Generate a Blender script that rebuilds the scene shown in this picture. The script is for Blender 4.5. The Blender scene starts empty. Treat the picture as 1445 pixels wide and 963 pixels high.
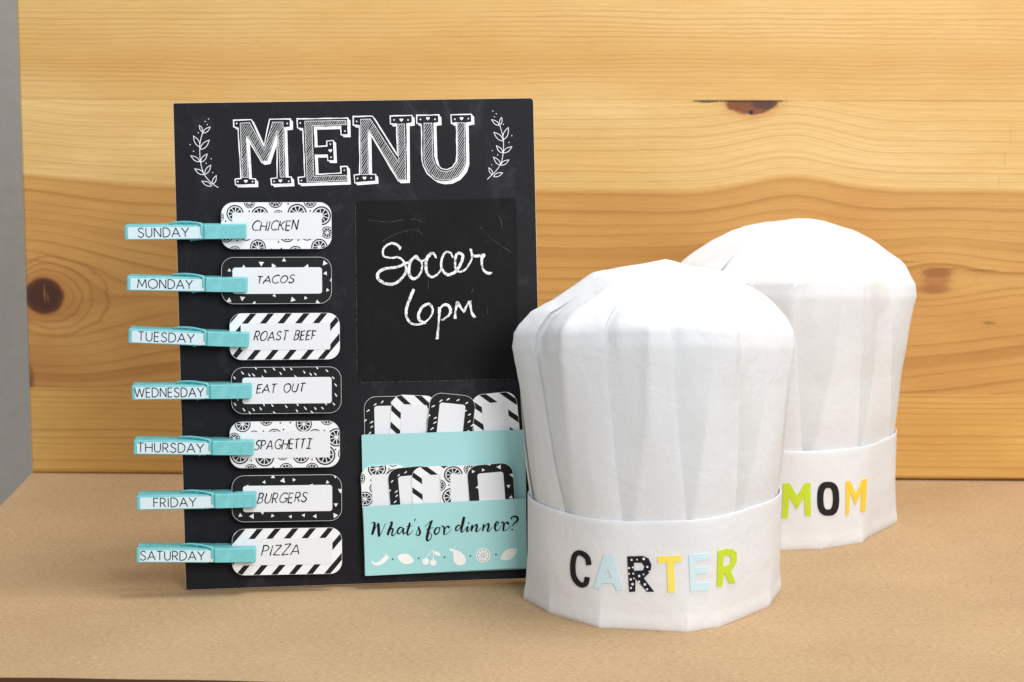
import bpy, bmesh, math, random
from mathutils import Vector, Matrix
from mathutils.geometry import tessellate_polygon
from mathutils.bvhtree import BVHTree
random.seed(7)
S = bpy.context.scene
# ------------------------------------------------------------------ camera
PITCH = math.radians(9.85); FPX = 3000.0; CAM = Vector((0, 0, .36))
cd = bpy.data.cameras.new('camera'); cam = bpy.data.objects.new('camera', cd); S.collection.objects.link(cam)
cam.location = CAM; cam.rotation_euler = (math.pi/2 - PITCH, 0, 0)
cd.sensor_width = 36; cd.sensor_fit = 'HORIZONTAL'; cd.lens = FPX/1445*36; cd.clip_start = .02; cd.clip_end = 50
cd.dof.use_dof = True; cd.dof.focus_distance = 1.235; cd.dof.aperture_fstop = 15.0
S.camera = cam
# ------------------------------------------------------------------ light
W = bpy.data.worlds.new('World'); S.world = W; W.use_nodes = True
bg = W.node_tree.nodes['Background']; bg.inputs[0].default_value = (.90, .95, 1, 1); bg.inputs[1].default_value = .54
def area(name, loc, target, size, energy, col=(1, 1, 1)):
    d = bpy.data.lights.new(name, 'AREA'); d.shape = 'RECTANGLE'; d.size, d.size_y = size; d.energy = energy; d.color = col
    o = bpy.data.objects.new(name, d); S.collection.objects.link(o); o.location = loc
    o.rotation_euler = (Vector(target) - Vector(loc)).to_track_quat('-Z', 'Y').to_euler(); return o
area('overhead_light', (.42, 1.12, 1.35), (.0, 1.25, .05), (.5, .4), 12, (1, .995, .985))
area('window_light', (.8, -.7, 1.05), (0, 1.3, .15), (.9, .8), 33, (1, .995, .995))
S.view_settings.view_transform = 'Standard'; S.view_settings.look = 'None'; S.view_settings.exposure = 0.0; S.view_settings.gamma = 1
S.render.engine = 'CYCLES'
S.cycles.use_denoising = True
S.cycles.max_bounces = 8

# ------------------------------------------------------------------ geometry helpers
def ray(px, py):
    v = Vector(((px-722.5)/FPX, -(py-481.5)/FPX, -1)); return (cam_rot @ v)
cam_rot = cam.rotation_euler.to_matrix()
def on_plane(px, py, p0, n):
    d = ray(px, py); return CAM + d*((p0-CAM).dot(n)/d.dot(n))
def on_table(px, py, z=0): return on_plane(px, py, Vector((0, 0, z)), Vector((0, 0, 1)))
def link(o, parent=None):
    S.collection.objects.link(o)
    if parent is not None: o.parent = parent
    return o
def mesh(name, verts, faces, mat, parent=None, mats=None, fm=None, smooth=False, loc=None):
    me = bpy.data.meshes.new(name); me.from_pydata([tuple(v) for v in verts], [], faces)
    for m in (mats or [mat]): me.materials.append(m)
    if fm: me.polygons.foreach_set('material_index', fm)
    if smooth: me.polygons.foreach_set('use_smooth', [True]*len(me.polygons))
    me.update()
    return link(bpy.data.objects.new(name, me), parent)
def empty(name, M=None):
    o = bpy.data.objects.new(name, None); o.empty_display_size = .02; link(o)
    if M is not None: o.matrix_world = M
    return o
def tag(o, label=None, cat=None, group=None, kind=None):
    if label: o['label'] = label
    if cat: o['category'] = cat
    if group: o['group'] = group
    if kind: o['kind'] = kind
    return o
class MB:
    """collects flat polygons, prisms and ribbons"""
    def __init__(s): s.v = []; s.f = []; s.m = []
    def add(s, vs, fs, m=0):
        b = len(s.v); s.v += [Vector(v) for v in vs]; s.f += [tuple(i+b for i in f) for f in fs]; s.m += [m]*len(fs)
    def poly(s, loops, z, m=0):
        if not loops or not isinstance(loops[0][0], (tuple, list, Vector)): loops = [loops]
        pts = [Vector((p[0], p[1], 0)) for l in loops for p in l]
        tris = tessellate_polygon([[Vector((p[0], p[1], 0)) for p in l] for l in loops])
        out = []
        for t in tris:
            a, b, c = (pts[i] for i in t); cr = (b-a).cross(c-a).z
            if abs(cr) < 1e-12: continue
            out.append(t if cr > 0 else (t[0], t[2], t[1]))
        s.add([(p.x, p.y, z) for p in pts], out, m)
    def prism(s, loops, z0, z1, m=0, ms=None):
        if not isinstance(loops[0][0], (tuple, list, Vector)): loops = [loops]
        s.poly(loops, z1, m)
        n0 = len(s.f); s.poly(loops, z0, m if ms is None else ms)
        for i in range(n0, len(s.f)): s.f[i] = tuple(reversed(s.f[i]))
        for k, l in enumerate(loops):
            A = sum(l[i][0]*l[(i+1) % len(l)][1]-l[(i+1) % len(l)][0]*l[i][1] for i in range(len(l)))
            if (A < 0) != (k > 0): l = list(reversed(l))
            n = len(l); s.add([(p[0], p[1], z0) for p in l]+[(p[0], p[1], z1) for p in l],
                              [(i, (i+1) % n, n+(i+1) % n, n+i) for i in range(n)], m if ms is None else ms)
    def box(s, a, b, m=0):
        s.prism([(a[0], a[1]), (b[0], a[1]), (b[0], b[1]), (a[0], b[1])], a[2], b[2], m)
    def ribbon(s, pts, w, z, m=0, closed=False, dz=2e-6):
        L, R = rib_sides(pts, w, closed); n = len(L)
        vs = []
        for i in range(n):
            zz = z + dz*i; vs.append((L[i][0], L[i][1], zz)); vs.append((R[i][0], R[i][1], zz))
        s.add(vs, [(2*i+1, 2*i+3, 2*i+2, 2*i) for i in range(n-1)], m)
    def tube(s, pts, r, seg=10, m=0):
        pts = [Vector(p) for p in pts]; n = len(pts); vs = []; up = Vector((.13, .2, .97)).normalized()
        for i, p in enumerate(pts):
            t = (pts[min(i+1, n-1)]-pts[max(i-1, 0)]).normalized()
            a = up - t*up.dot(t)
            if a.length < .05: a = Vector((1, 0, 0)) - t*t.x
            a.normalize(); up = a; b = t.cross(a)
            vs += [p + (a*math.cos(2*math.pi*k/seg)+b*math.sin(2*math.pi*k/seg))*r for k in range(seg)]
        fs = [(i*seg+k, i*seg+(k+1) % seg, (i+1)*seg+(k+1) % seg, (i+1)*seg+k) for i in range(n-1) for k in range(seg)]
        fs += [tuple(reversed(range(seg))), tuple((n-1)*seg+k for k in range(seg))]
        s.add(vs, fs, m)
    def build(s, name, mats, parent=None, smooth=False, M=None):
        if not isinstance(mats, (list, tuple)): mats = [mats]
        vs = s.v if M is None else [M @ v for v in s.v]
        return mesh(name, vs, s.f, None, parent, mats, s.m, smooth)
def smooth_pts(p, k=6, closed=False):
    n = len(p)
    if n < 3: return list(p)
    out = []; rng = n if closed else n-1
    for i in range(rng):
        g = (lambda j: p[j % n]) if closed else (lambda j: p[max(0, min(n-1, j))])
        a, b, c, d = g(i-1), g(i), g(i+1), g(i+2)
        for q in range(k):
            t = q/k
            out.append(tuple(.5*(2*b[e]+(c[e]-a[e])*t+(2*a[e]-5*b[e]+4*c[e]-d[e])*t*t+(3*b[e]-a[e]-3*c[e]+d[e])*t**3) for e in range(len(b))))
    if not closed: out.append(tuple(p[-1]))
    return out
def rib_sides(pts, w, closed=False):
    p = [tuple(q) for q in pts]
    if closed: p = p + [p[0], p[1]]
    n = len(p); L = []; R = []
    for i in range(n):
        a = p[max(i-1, 0)]; b = p[min(i+1, n-1)]
        c = p[i]
        d1 = Vector((c[0]-a[0], c[1]-a[1])); d2 = Vector((b[0]-c[0], b[1]-c[1]))
        if d1.length < 1e-9: d1 = d2.copy()
        if d2.length < 1e-9: d2 = d1.copy()
        if d1.length < 1e-9: d1 = d2 = Vector((1, 0))
        d1.normalize(); d2.normalize(); t = d1+d2
        if t.length < .2: t = d1
        t.normalize(); k = 1/max(.6, t.dot(d1)); nn = Vector((-t.y, t.x))
        ww = (w(i/(n-1)) if callable(w) else (c[2] if len(c) > 2 and w is None else w))*.5*k
        L.append((c[0]+nn.x*ww, c[1]+nn.y*ww)); R.append((c[0]-nn.x*ww, c[1]-nn.y*ww))
    if closed: L = L[1:]; R = R[1:]
    return L, R
def rrect(x0, y0, x1, y1, r, k=7):
    out = []
    for cx, cy, a in ((x1-r, y1-r, 0), (x0+r, y1-r, 90), (x0+r, y0+r, 180), (x1-r, y0+r, 270)):
        for i in range(k+1):
            t = math.radians(a+90*i/k); out.append((cx+r*math.cos(t), cy+r*math.sin(t)))
    return out
def clip(poly, conv):
    """Sutherland-Hodgman against a convex counter-clockwise polygon"""
    out = list(poly); n = len(conv)
    for i in range(n):
        a = conv[i]; b = conv[(i+1) % n]; ex, ey = b[0]-a[0], b[1]-a[1]
        if ex*ex+ey*ey < 1e-18: continue
        inside = lambda p: ex*(p[1]-a[1])-ey*(p[0]-a[0]) >= 0
        src, out = out, []
        for j in range(len(src)):
            p, q = src[j-1], src[j]; ip, iq = inside(p), inside(q)
            if ip != iq:
                dp = ex*(p[1]-a[1])-ey*(p[0]-a[0]); dq = ex*(q[1]-a[1])-ey*(q[0]-a[0]); t = dp/(dp-dq)
                out.append((p[0]+(q[0]-p[0])*t, p[1]+(q[1]-p[1])*t))
            if iq: out.append(q)
        if len(out) < 3: return []
    return out
def circle(cx, cy, r, n=24, ry=None): return [(cx+r*math.cos(2*math.pi*i/n), cy+(ry or r)*math.sin(2*math.pi*i/n)) for i in range(n)]

# ------------------------------------------------------------------ materials
def srgb(r, g, b): return tuple(((c/255+.055)/1.055)**2.4 if c > 10 else c/255/12.92 for c in (r, g, b))+(1,)
class X:
    """node expressions"""
    nt = None
    def __init__(s, v): s.v = v
    @staticmethod
    def op(kind, *a, clamp=False):
        n = X.nt.nodes.new('ShaderNodeMath'); n.operation = kind; n.use_clamp = clamp
        for i, q in enumerate(a):
            if isinstance(q, X): X.nt.links.new(q.v, n.inputs[i])
            else: n.inputs[i].default_value = q
        return X(n.outputs[0])
    def __add__(s, o): return X.op('ADD', s, o)
    __radd__ = __add__
    def __sub__(s, o): return X.op('SUBTRACT', s, o)
    def __rsub__(s, o): return X.op('SUBTRACT', o, s)
    def __mul__(s, o): return X.op('MULTIPLY', s, o)
    __rmul__ = __mul__
    def __truediv__(s, o): return X.op('DIVIDE', s, o)
    def __pow__(s, o): return X.op('POWER', s, o)
def sstep(x, a, b, t0=0., t1=1.):
    n = X.nt.nodes.new('ShaderNodeMapRange'); n.interpolation_type = 'SMOOTHSTEP'
    X.nt.links.new(x.v, n.inputs[0]); n.inputs[1].default_value = a; n.inputs[2].default_value = b
    n.inputs[3].default_value = t0; n.inputs[4].default_value = t1; return X(n.outputs[0])
def comb(x, y, z=0.):
    n = X.nt.nodes.new('ShaderNodeCombineXYZ')
    for i, q in enumerate((x, y, z)):
        if isinstance(q, X): X.nt.links.new(q.v, n.inputs[i])
        else: n.inputs[i].default_value = q
    return X(n.outputs[0])
def noise(vec, scale=1., detail=2., rough=.5, dist=0.):
    n = X.nt.nodes.new('ShaderNodeTexNoise'); X.nt.links.new(vec.v, n.inputs['Vector'])
    n.inputs['Scale'].default_value = scale; n.inputs['Detail'].default_value = detail
    n.inputs['Roughness'].default_value = rough; n.inputs['Distortion'].default_value = dist; return X(n.outputs[0])
def mixc(f, a, b):
    n = X.nt.nodes.new('ShaderNodeMix'); n.data_type = 'RGBA'
    if isinstance(f, X): X.nt.links.new(f.v, n.inputs[0])
    else: n.inputs[0].default_value = f
    for q, k in ((a, 6), (b, 7)):
        if isinstance(q, X): X.nt.links.new(q.v, n.inputs[k])
        else: n.inputs[k].default_value = q
    return X(n.outputs[2])
def coords(kind='Object'):
    n = X.nt.nodes.new('ShaderNodeTexCoord'); sp = X.nt.nodes.new('ShaderNodeSeparateXYZ')
    X.nt.links.new(n.outputs[kind], sp.inputs[0]); return X(n.outputs[kind]), X(sp.outputs[0]), X(sp.outputs[1]), X(sp.outputs[2])
def new_mat(name, rough=.6, spec=.4):
    m = bpy.data.materials.new(name); m.use_nodes = True; X.nt = m.node_tree
    b = m.node_tree.nodes['Principled BSDF']; b.inputs['Roughness'].default_value = rough; b.inputs['Specular IOR Level'].default_value = spec
    return m, b
def setc(b, x, sock='Base Color'): X.nt.links.new(x.v, b.inputs[sock])
def bump(b, h, strength=.3, dist=.0003):
    n = X.nt.nodes.new('ShaderNodeBump'); n.inputs['Strength'].default_value = strength; n.inputs['Distance'].default_value = dist
    X.nt.links.new(h.v, n.inputs['Height']); X.nt.links.new(n.outputs[0], b.inputs['Normal'])
def paper(name, col, rough=.6, spec=.3, var=.05, scale=900, bs=.15):
    m, b = new_mat(name, rough, spec); v, x, y, z = coords()
    n1 = noise(v, 40, 3); n2 = noise(v, scale, 2)
    f = (n1-.5)*var*1.2+(n2-.5)*var*1.6+.5
    d = tuple(c*.80 for c in col[:3])+(1,); l = tuple(min(1, c*1.20) for c in col[:3])+(1,)
    setc(b, mixc(f, d, l)); bump(b, n2, bs, .0002); return m
M = {}
M['white'] = paper('white_card_stock', (.80, .80, .81, 1), .55, .35)
M['label_white'] = paper('white_writing_area', (.74, .745, .77, 1), .5, .35)
M['black'] = paper('black_print', srgb(18, 19, 20), .55, .2, .25)
M['ink'] = paper('black_ink', srgb(14, 14, 19), .6, .15, .2)
M['edge'] = paper('cream_board_edge', srgb(235, 228, 205), .7)
M['aqua_paper'] = paper('aqua_pocket_paper', srgb(158, 208, 208), .6, .35, .06, 1200)
M['day_label'] = paper('pale_blue_label', srgb(212, 230, 240), .5, .35)
M['mint_white'] = paper('white_print_on_aqua', srgb(232, 236, 232), .55)
def board_mat(name, col, rough, var):
    m, b = new_mat(name, rough, .12); v, x, y, z = coords()
    n1 = noise(v, 24, 6, .7); n2 = noise(v, 1500, 2); n3 = noise(comb(x*3, y*.25), 300, 3)
    f = (n1-.5)*1.7+(n2-.5)*var+(n3-.5)*.35+.45
    base = mixc(f, tuple(c*.62 for c in col[:3])+(1,), tuple(c*1.5 for c in col[:3])+(1,)); sm = noise(comb(x*1.2, y*.7), 34, 6, .72, 1.2); sp = noise(v, 900, 3, .8)
    base = mixc(sstep(sm, .5, .78, 0., .22 if 'cover' in name else .06), base, srgb(96, 96, 102)); base = mixc(sstep(sp, .70, .76, 0., .5), base, srgb(110, 110, 112)); setc(b, base)
    bump(b, n2, .25, .0002)
    setc(b, sstep(n1, .3, .7, rough-.06, rough+.08), 'Roughness'); return m
M['board'] = board_mat('chalkboard_cover', srgb(27, 26, 30), .5, .8)
M['slate'] = board_mat('chalkboard_sticker', srgb(15, 15, 15), .55, .4)
def chalk(name, lo, hi, amt, sc=3400):
    m, b = new_mat(name, .85, .1); v, x, y, z = coords(); n1 = noise(v, sc, 3, .7); n2 = noise(v, 500, 2)
    f = sstep(n1+(n2-.5)*.5, amt-.07, amt+.1); setc(b, mixc(f, lo, hi)); return m
M['print_white'] = chalk('chalk_style_print', srgb(120, 120, 122), srgb(246, 246, 246), .33)
M['chalk'] = chalk('white_chalk', srgb(60, 62, 62), srgb(248, 248, 248), .41)
M['chalk_faint'] = chalk('faint_chalk_scratch', srgb(30, 31, 31), srgb(95, 97, 97), .5)
def pin_paint():
    m, b = new_mat('aqua_painted_wood', .5, .4); v, x, y, z = coords()
    fib = noise(comb(x*.12, y, z), 2600, 3, .6); blo = noise(v, 160, 3); chip = noise(v, 210, 4, .65)
    a = mixc(sstep(fib, .3, .75), srgb(100, 184, 190), srgb(128, 203, 207)); a = mixc(sstep(blo, .35, .75, 0, .35), a, srgb(146, 214, 212))
    a = mixc(sstep(chip, .685, .71), a, srgb(222, 200, 150)); setc(b, a); bump(b, fib, .25, .0002); return m
M['pin'] = pin_paint()
M['pin_wire'] = paper('aqua_painted_wire', srgb(112, 196, 200), .35, .6)
def fabric(nm='white_nonwoven_fabric', lo=(.875, .88, .89, 1), hi=(.92, .925, .935, 1)):
    m, b = new_mat(nm, .85, .12); v, x, y, z = coords()
    n1 = noise(comb(x, y, z*.6), 1700, 3, .7); n2 = noise(v, 420, 3, .6)
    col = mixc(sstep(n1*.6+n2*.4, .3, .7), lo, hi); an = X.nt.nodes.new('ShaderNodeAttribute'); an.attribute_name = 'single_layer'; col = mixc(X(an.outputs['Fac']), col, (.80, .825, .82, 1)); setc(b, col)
    n3 = noise(v, 55, 4, .55, .6); bump(b, n1*.25+n2*.2+n3*1.9, .4, .0011)
    tr = X.nt.nodes.new('ShaderNodeBsdfTranslucent'); X.nt.links.new(col.v, tr.inputs[0])
    mx = X.nt.nodes.new('ShaderNodeMixShader'); mx.inputs[0].default_value = .22
    out = [n for n in X.nt.nodes if n.type == 'OUTPUT_MATERIAL'][0]
    X.nt.links.new(b.outputs[0], mx.inputs[1]); X.nt.links.new(tr.outputs[0], mx.inputs[2]); X.nt.links.new(mx.outputs[0], out.inputs[0])
    return m
M['fabric'] = fabric()
for k, c in (('felt_black', (34, 32, 33)), ('felt_blue', (203, 228, 238)), ('felt_navy', (26, 31, 38)), ('felt_yellow', (252, 222, 104)), ('felt_lime', (196, 214, 52)), ('felt_gold', (250, 204, 66))):
    M[k] = paper(k, srgb(*c), .7, .2, .12, 700)
def kraft():
    m, b = new_mat('kraft_cardboard', .75, .25); v, x, y, z = coords()
    n1 = noise(comb(x*.22, y), 1500, 3, .7); n2 = noise(v, 9, 3); n3 = noise(comb(x*.06, y), 260, 3, .6); n4 = noise(comb(x*.5, y), 500, 4, .7)
    n5 = noise(v, 2200, 2, .8); f = (n1-.5)*1.1+(n2-.5)*.35+(n3-.5)*.12+(n4-.5)*.5+(n5-.5)*1.1+.5
    setc(b, mixc(f, srgb(134, 104, 72), srgb(220, 188, 146))); bump(b, n1+n3, .25, .0003); return m
M['kraft'] = kraft()
M['kraft_edge'] = paper('kraft_cut_edge', srgb(90, 62, 40), .8)
M['table'] = paper('dark_table', srgb(30, 25, 23), .5)
M['wall'] = paper('grey_wall_paint', srgb(172, 164, 153), .85, .1, .3, 90)

# ------------------------------------------------------------------ room: table, kraft sheet, wall
tb = MB(); tb.box((-.342, .75, -.033), (1.1, 1.75, -.0035)); tb.v and None
tag(tb.build('table', M['table']), kind='structure')
w_ = MB(); w_.box((-3, 2.6, -1.5), (3, 2.7, 2.2)); tag(w_.build('wall', M['wall']), kind='structure')
kr = MB(); fe = []
for i in range(61):
    x = -.35+1.35*i/60; fe.append((x, 1.0478-.043*(x+.11)+.0009*math.sin(x*23)+.0005*math.sin(x*71)+(.004*max(0, (x+.14)*5) if x > -.14 else 0)*0))
kr.prism(fe+[(1.0, 1.60), (-.35, 1.60)], -.003, 0, 0, 1)
tag(kr.build('cardboard_sheet', [M['kraft'], M['kraft_edge']]), 'brown kraft cardboard sheet lying flat on the dark table under everything', 'cardboard')

# ------------------------------------------------------------------ wooden back panel
PL = on_table(45, 668); PR = on_table(1445, 680); ux = (PR-PL); ux.z = 0; ux.normalize()
nrm = Vector((ux.y, -ux.x, 0))                         # towards the camera
PM = Matrix(((ux.x, -nrm.x, 0, PL.x), (ux.y, -nrm.y, 0, PL.y), (0, 0, 1, 0), (0, 0, 0, 1)))
PMi = PM.inverted()
def plk(px, py):
    q = PMi @ on_plane(px, py, PL, nrm); return q.x, q.z
Z1 = plk(700, 141)[1]; Z2 = plk(150, 548)[1]
def wood(name, kind):
    m, b = new_mat(name, .42, .42); v, X0, Y0, Z0 = coords()
    x = X0*1000.; z = Z0*1000.; d = Y0*1000.
    F = z+(noise(comb(x*.0035, z*.02), 1, 2)-.5)*{'top': 7, 'mid': 11, 'low': 5}[kind]+(noise(comb(x*.016, z*.05), 1, 2)-.5)*3.0
    def gauss(cx, sx):
        t = (x-cx)/sx; return X.op('EXPONENT', t*t*-1.)
    def ringk(F, kx, ky, D, w, s):
        t = (z-ky)/w; t2 = (z-ky)/(w*2.6); return F-X.op('TANH', t)*D*gauss(kx, s)*X.op('EXPONENT', t2*t2*-1.)
    if kind == 'mid':
        kx, kz = plk(62, 418); kx *= 1000; kz *= 1000
        F = ringk(F, kx-6, kz, 34., 24., 74.)
        bx = plk(1115, 250)[0]*1000; F = F-gauss(bx, 42.)*11.-gauss(-10., 40.)*5.
        qx, qz = (1000*c for c in plk(1322, 395)); F = ringk(F, qx, qz, 13., 12., 42.)
        F = F-sstep(x, 560., 760., 0., 16.)*sstep(z, kz-40, kz+40, 1., 0.)
    freq = {'top': .30, 'mid': .105, 'low': .2}[kind]
    nF = noise(comb(F*.06, 3.7), 1, 1); ph = F*freq+nF*2.6
    s = X.op('FRACT', ph)
    line = (sstep(s, .2, .93)**5.)*sstep(s, .93, .985, 1., 0.)
    amp = sstep(noise(comb(F*.045, 9.1), 1, 1), .3, .62, .18, 1.)*sstep(noise(comb(x*.006, z*.03, 4.), 1, 2), .25, .75, .55, 1.1)
    s2 = X.op('FRACT', F*freq*3.3+nF*5); fine = sstep(s2, .4, .9)*sstep(s2, .9, .99, 1., 0.)
    fib = noise(comb(x*.03, z*1.6, d*.1), 1, 3, .65); blotch = noise(comb(x*.008, z*.02), 1, 3)
    light, midc, dark = srgb(226, 188, 122), srgb(208, 156, 80), srgb(160, 104, 42)
    if kind == 'top':
        bandz = plk(700, 85)[1]*1000; dz_ = (z-bandz)/14.
        base = mixc(sstep(blotch, .3, .75), srgb(231, 193, 125), srgb(222, 179, 106)); base = mixc(X.op('EXPONENT', dz_*dz_*-1.)*.55, base, srgb(210, 161, 86)); k = .5; k2 = .34
    elif kind == 'low':
        base = mixc(sstep(blotch, .3, .7), srgb(221, 176, 98), srgb(208, 160, 82)); k = .55; k2 = .32
    else:
        hb = plk(600, 266)[1]*1000
        heart = sstep(F+(fib-.5)*1.5, hb-2.5, hb+1.5, 1., 0.)
        tone = mixc(sstep(blotch, .25, .75), srgb(213, 164, 91), srgb(200, 147, 76))
        base = mixc(heart, mixc(sstep(blotch, .3, .7), srgb(234, 199, 134), srgb(225, 186, 114)), tone)
        k = sstep(heart, 0, 1, .34, .72); k2 = .26
    c = mixc(line*amp*k, base, dark); c = mixc(fine*k2, c, midc if kind != 'mid' else srgb(188, 138, 74))
    c = mixc(sstep(fib, .3, .7, .24, 0.), c, srgb(165, 112, 55))
    c = mixc(sstep(noise(comb(x*.05, z*.9, 2.), 1, 2), .63, .8, 0, .18), c, srgb(240, 212, 160))
    c = mixc(sstep(noise(comb(x*.09, z*2.6, 7.), 1, 2, .6), .60, .74, 0, .32), c, srgb(168, 112, 52))
    ht = line
    def blob(c, kx, kz, rx, rz, col, soft=.16, nz=.5, ns=.25, amt=1.):
        a = (x-kx)/rx; q = (z-kz)/rz; r = X.op('SQRT', a*a+q*q)+(noise(comb(x*ns, z*ns, kx*.1), 1, 3)-.5)*nz
        return mixc(sstep(r, 1-soft, 1+soft, amt, 0.), c, col)
    if kind == 'mid':
        c = blob(c, kx, kz, 21, 19, srgb(176, 112, 52), .45, .2, .05, .6)
        for rr_, am in ((1.32, .35), (1.62, .5), (2.0, .4), (2.5, .45)):
            xo = kx+(rr_-1)*5.; aa = (x-xo)/(13.5*rr_*1.12); qq = (z-kz)/(12.5*rr_*.92); rad = X.op('SQRT', aa*aa+qq*qq)+(noise(comb(x*.04, z*.05, rr_), 1, 2)-.5)*.35
            t_ = (rad-1.)/.035; c = mixc(X.op('EXPONENT', t_*t_*-1.)*am, c, srgb(150, 94, 44))
        c = blob(c, kx, kz, 14.2, 13.2, srgb(108, 56, 26), .12, .12, .08)
        c = blob(c, kx, kz, 12.6, 11.6, srgb(74, 38, 22), .3, .5, .12)
        c = blob(c, kx+.5, kz+2, .7, 5.5, srgb(150, 96, 50), .5, .9, .6, .8); c = blob(c, kx+2.8, kz-1, .5, 3.2, srgb(150, 96, 50), .5, .9, .6, .7)
        ex, ez = (1000*t for t in plk(44, 545)); c = blob(c, ex-1, ez+4, 3.2, 11, srgb(90, 50, 25), .6, .9, .15, .75)
        c = blob(c, ex, ez+14, 30, 20, srgb(150, 92, 40), .8, .7, .05, .35)
        sx, sz = (1000*t for t in plk(1060, 150)); c = blob(c, sx, Z1*1000+1, 21, 14, srgb(196, 138, 76), .4, .5, .12, .7)
        c = blob(c, sx, Z1*1000-1, 18, 8.5, srgb(128, 72, 40), .12, .6, .18); c = blob(c, sx+9, Z1*1000-2.2, 8.5, 4, srgb(78, 48, 34), .25, .9, .5, .9)
        c = blob(c, sx-1, Z1*1000-.3, 26, 1.1, srgb(56, 36, 26), .3, 1.3, .5, .95); c = blob(c, sx-31, Z1*1000-.8, 9, 1.1, srgb(70, 52, 36), .3, 1.3, .6, .9)
        c = blob(c, sx, Z1*1000-8.5, 1.6, 1.6, srgb(40, 24, 18), .3, .3, .5)
        c = blob(c, qx, qz+5, 11, 3., srgb(140, 84, 44), .5, .9, .12, .8); c = blob(c, qx-3, qz-7, 12, 3., srgb(146, 90, 46), .55, .9, .12, .7)
        c = blob(c, qx, qz, 9, 8, srgb(160, 102, 52), .5, .6, .12, .7)
        for (px, py, rx, rz) in ((1272, 370, 9, .7), (1330, 380, 9, .6), (1385, 382, 10, .6), (1396, 456, 4, 1.2), (1418, 570, 1.2, 5.), (1424, 587, 2, 1.), (1236, 366, 6, .8)):
            a, e = (1000*t for t in plk(px, py)); c = blob(c, a, e, rx, rz, srgb(120, 84, 48), .6, 1.5, .7, .6)
        c = blob(c, plk(1330, 145)[0]*1000, Z1*1000-.1, 95, .5, srgb(150, 104, 56), .6, 1.2, .3, .5); c = blob(c, 60., Z1*1000-.1, 60, .5, srgb(150, 104, 56), .6, 1.2, .3, .4)
        a, e = (1000*t for t in plk(1424, 250)); 
        for i in range(7): c = blob(c, a-3.4*i, e-17*i+30, .55, 5, srgb(176, 126, 68), .5, 1.2, .5, .25)
    setc(b, c); bump(b, fib*.7+ht*.4, .12, .0004)
    setc(b, sstep(fib, .2, .8, .5, .36), 'Roughness'); return m
panel = empty('wooden_panel', PM)
tag(panel, 'honey coloured pine panel of glued boards standing behind the menu and hats', 'wooden panel')
TH = .042; LEN = 1.06; g = .00002
def plank(z0, z1, mat, ch0, lean0=0, lean1=0):
    bv = .0001 if not ch0 else .0016
    prof = [(0, z0+bv), (bv*.7, z0), (TH, z0), (TH, z1), (.0001, z1), (0, z1-.0001)]
    vs = []; 
    xs = [0, .0012, LEN-.002, LEN]
    for j, x in enumerate(xs):
        for (y, z) in prof:
            yy = y if j in (1, 2) else (y+.0012 if y < .01 else y)
            sh = .0024*(z/.34) if j < 2 else 0
            if ch0 and z < .003: z += .0003+.0016*x
            vs.append((x+(sh if j < 2 else 0), yy, z))
    n = len(prof); fs = [(j*n+i, (j+1)*n+i, (j+1)*n+(i+1) % n, j*n+(i+1) % n) for j in range(3) for i in range(n)]
    fs += [tuple(range(n)), tuple(reversed([3*n+i for i in range(n)]))]
    mesh('plank', vs, fs, mat, panel)
plank(Z1+g, .46, wood('pine_straight_grain', 'top'), False)
plank(Z2+g, Z1-g, wood('pine_knotty_heartwood', 'mid'), False)
plank(.0002, Z2-g, wood('pine_golden_edge', 'low'), True)

# ------------------------------------------------------------------ menu board
yaw, lean, roll = math.radians(5.3), math.radians(8.6), math.radians(.5)
u0 = Vector((math.cos(yaw), math.sin(yaw), 0)); bk = Vector((-math.sin(yaw), math.cos(yaw), 0))
w0 = Vector((0, 0, 1))*math.cos(lean)+bk*math.sin(lean)
U = u0*math.cos(roll)+w0*math.sin(roll); Wv = -u0*math.sin(roll)+w0*math.cos(roll); Nn = U.cross(Wv)
B0 = Vector((-.1924, 1.2106, .0006)); BW, BH = .2125, .2868
BM = Matrix(((U.x, Wv.x, Nn.x, B0.x), (U.y, Wv.y, Nn.y, B0.y), (U.z, Wv.z, Nn.z, B0.z), (0, 0, 0, 1))); BMi = BM.inverted()
def bp(px, py, n=0.):
    """photo pixel -> board coordinates (right, up) on the plane n metres in front of the board"""
    q = BMi @ on_plane(px, py, B0+Nn*n, Nn); return q.x, q.y
PX = (bp(500, 480)[0]-bp(400, 480)[0])/100           # metres per photo pixel on the board
board = empty('menu_board', BM)
tag(board, 'black chalkboard style menu board lettered MENU, leaning back on the cardboard', 'menu board')
def rr4(w, h, rs, ins=0): # rounded rect with its own radius at each corner (tr, tl, bl, br)
    out = []
    for (cx, cy, sx, sy, a, r) in ((w-ins, h-ins, -1, -1, 0, rs[0]), (ins, h-ins, 1, -1, 90, rs[1]), (ins, ins, 1, 1, 180, rs[2]), (w-ins, ins, -1, 1, 270, rs[3])):
        for i in range(6):
            t = math.radians(a+90*i/5); out.append((cx+sx*r+r*math.cos(t), cy+sy*r+r*math.sin(t)))
    return out
b = MB(); b.prism(rr4(BW, BH, (.0022, .0006, .0008, .001)), -.0028, -.0002); b.build('backing_board', M['edge'], board)
b = MB(); b.prism(rr4(BW, BH, (.002, .0006, .0006, .001), .00015), -.0002, 0); b.build('black_cover', M['board'], board)
b = MB()   # folding easel leg behind
b.box((.075, .004, -.004), (.135, .2, -.003))
ea = b.build('easel_leg', M['edge'], board)
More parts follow.
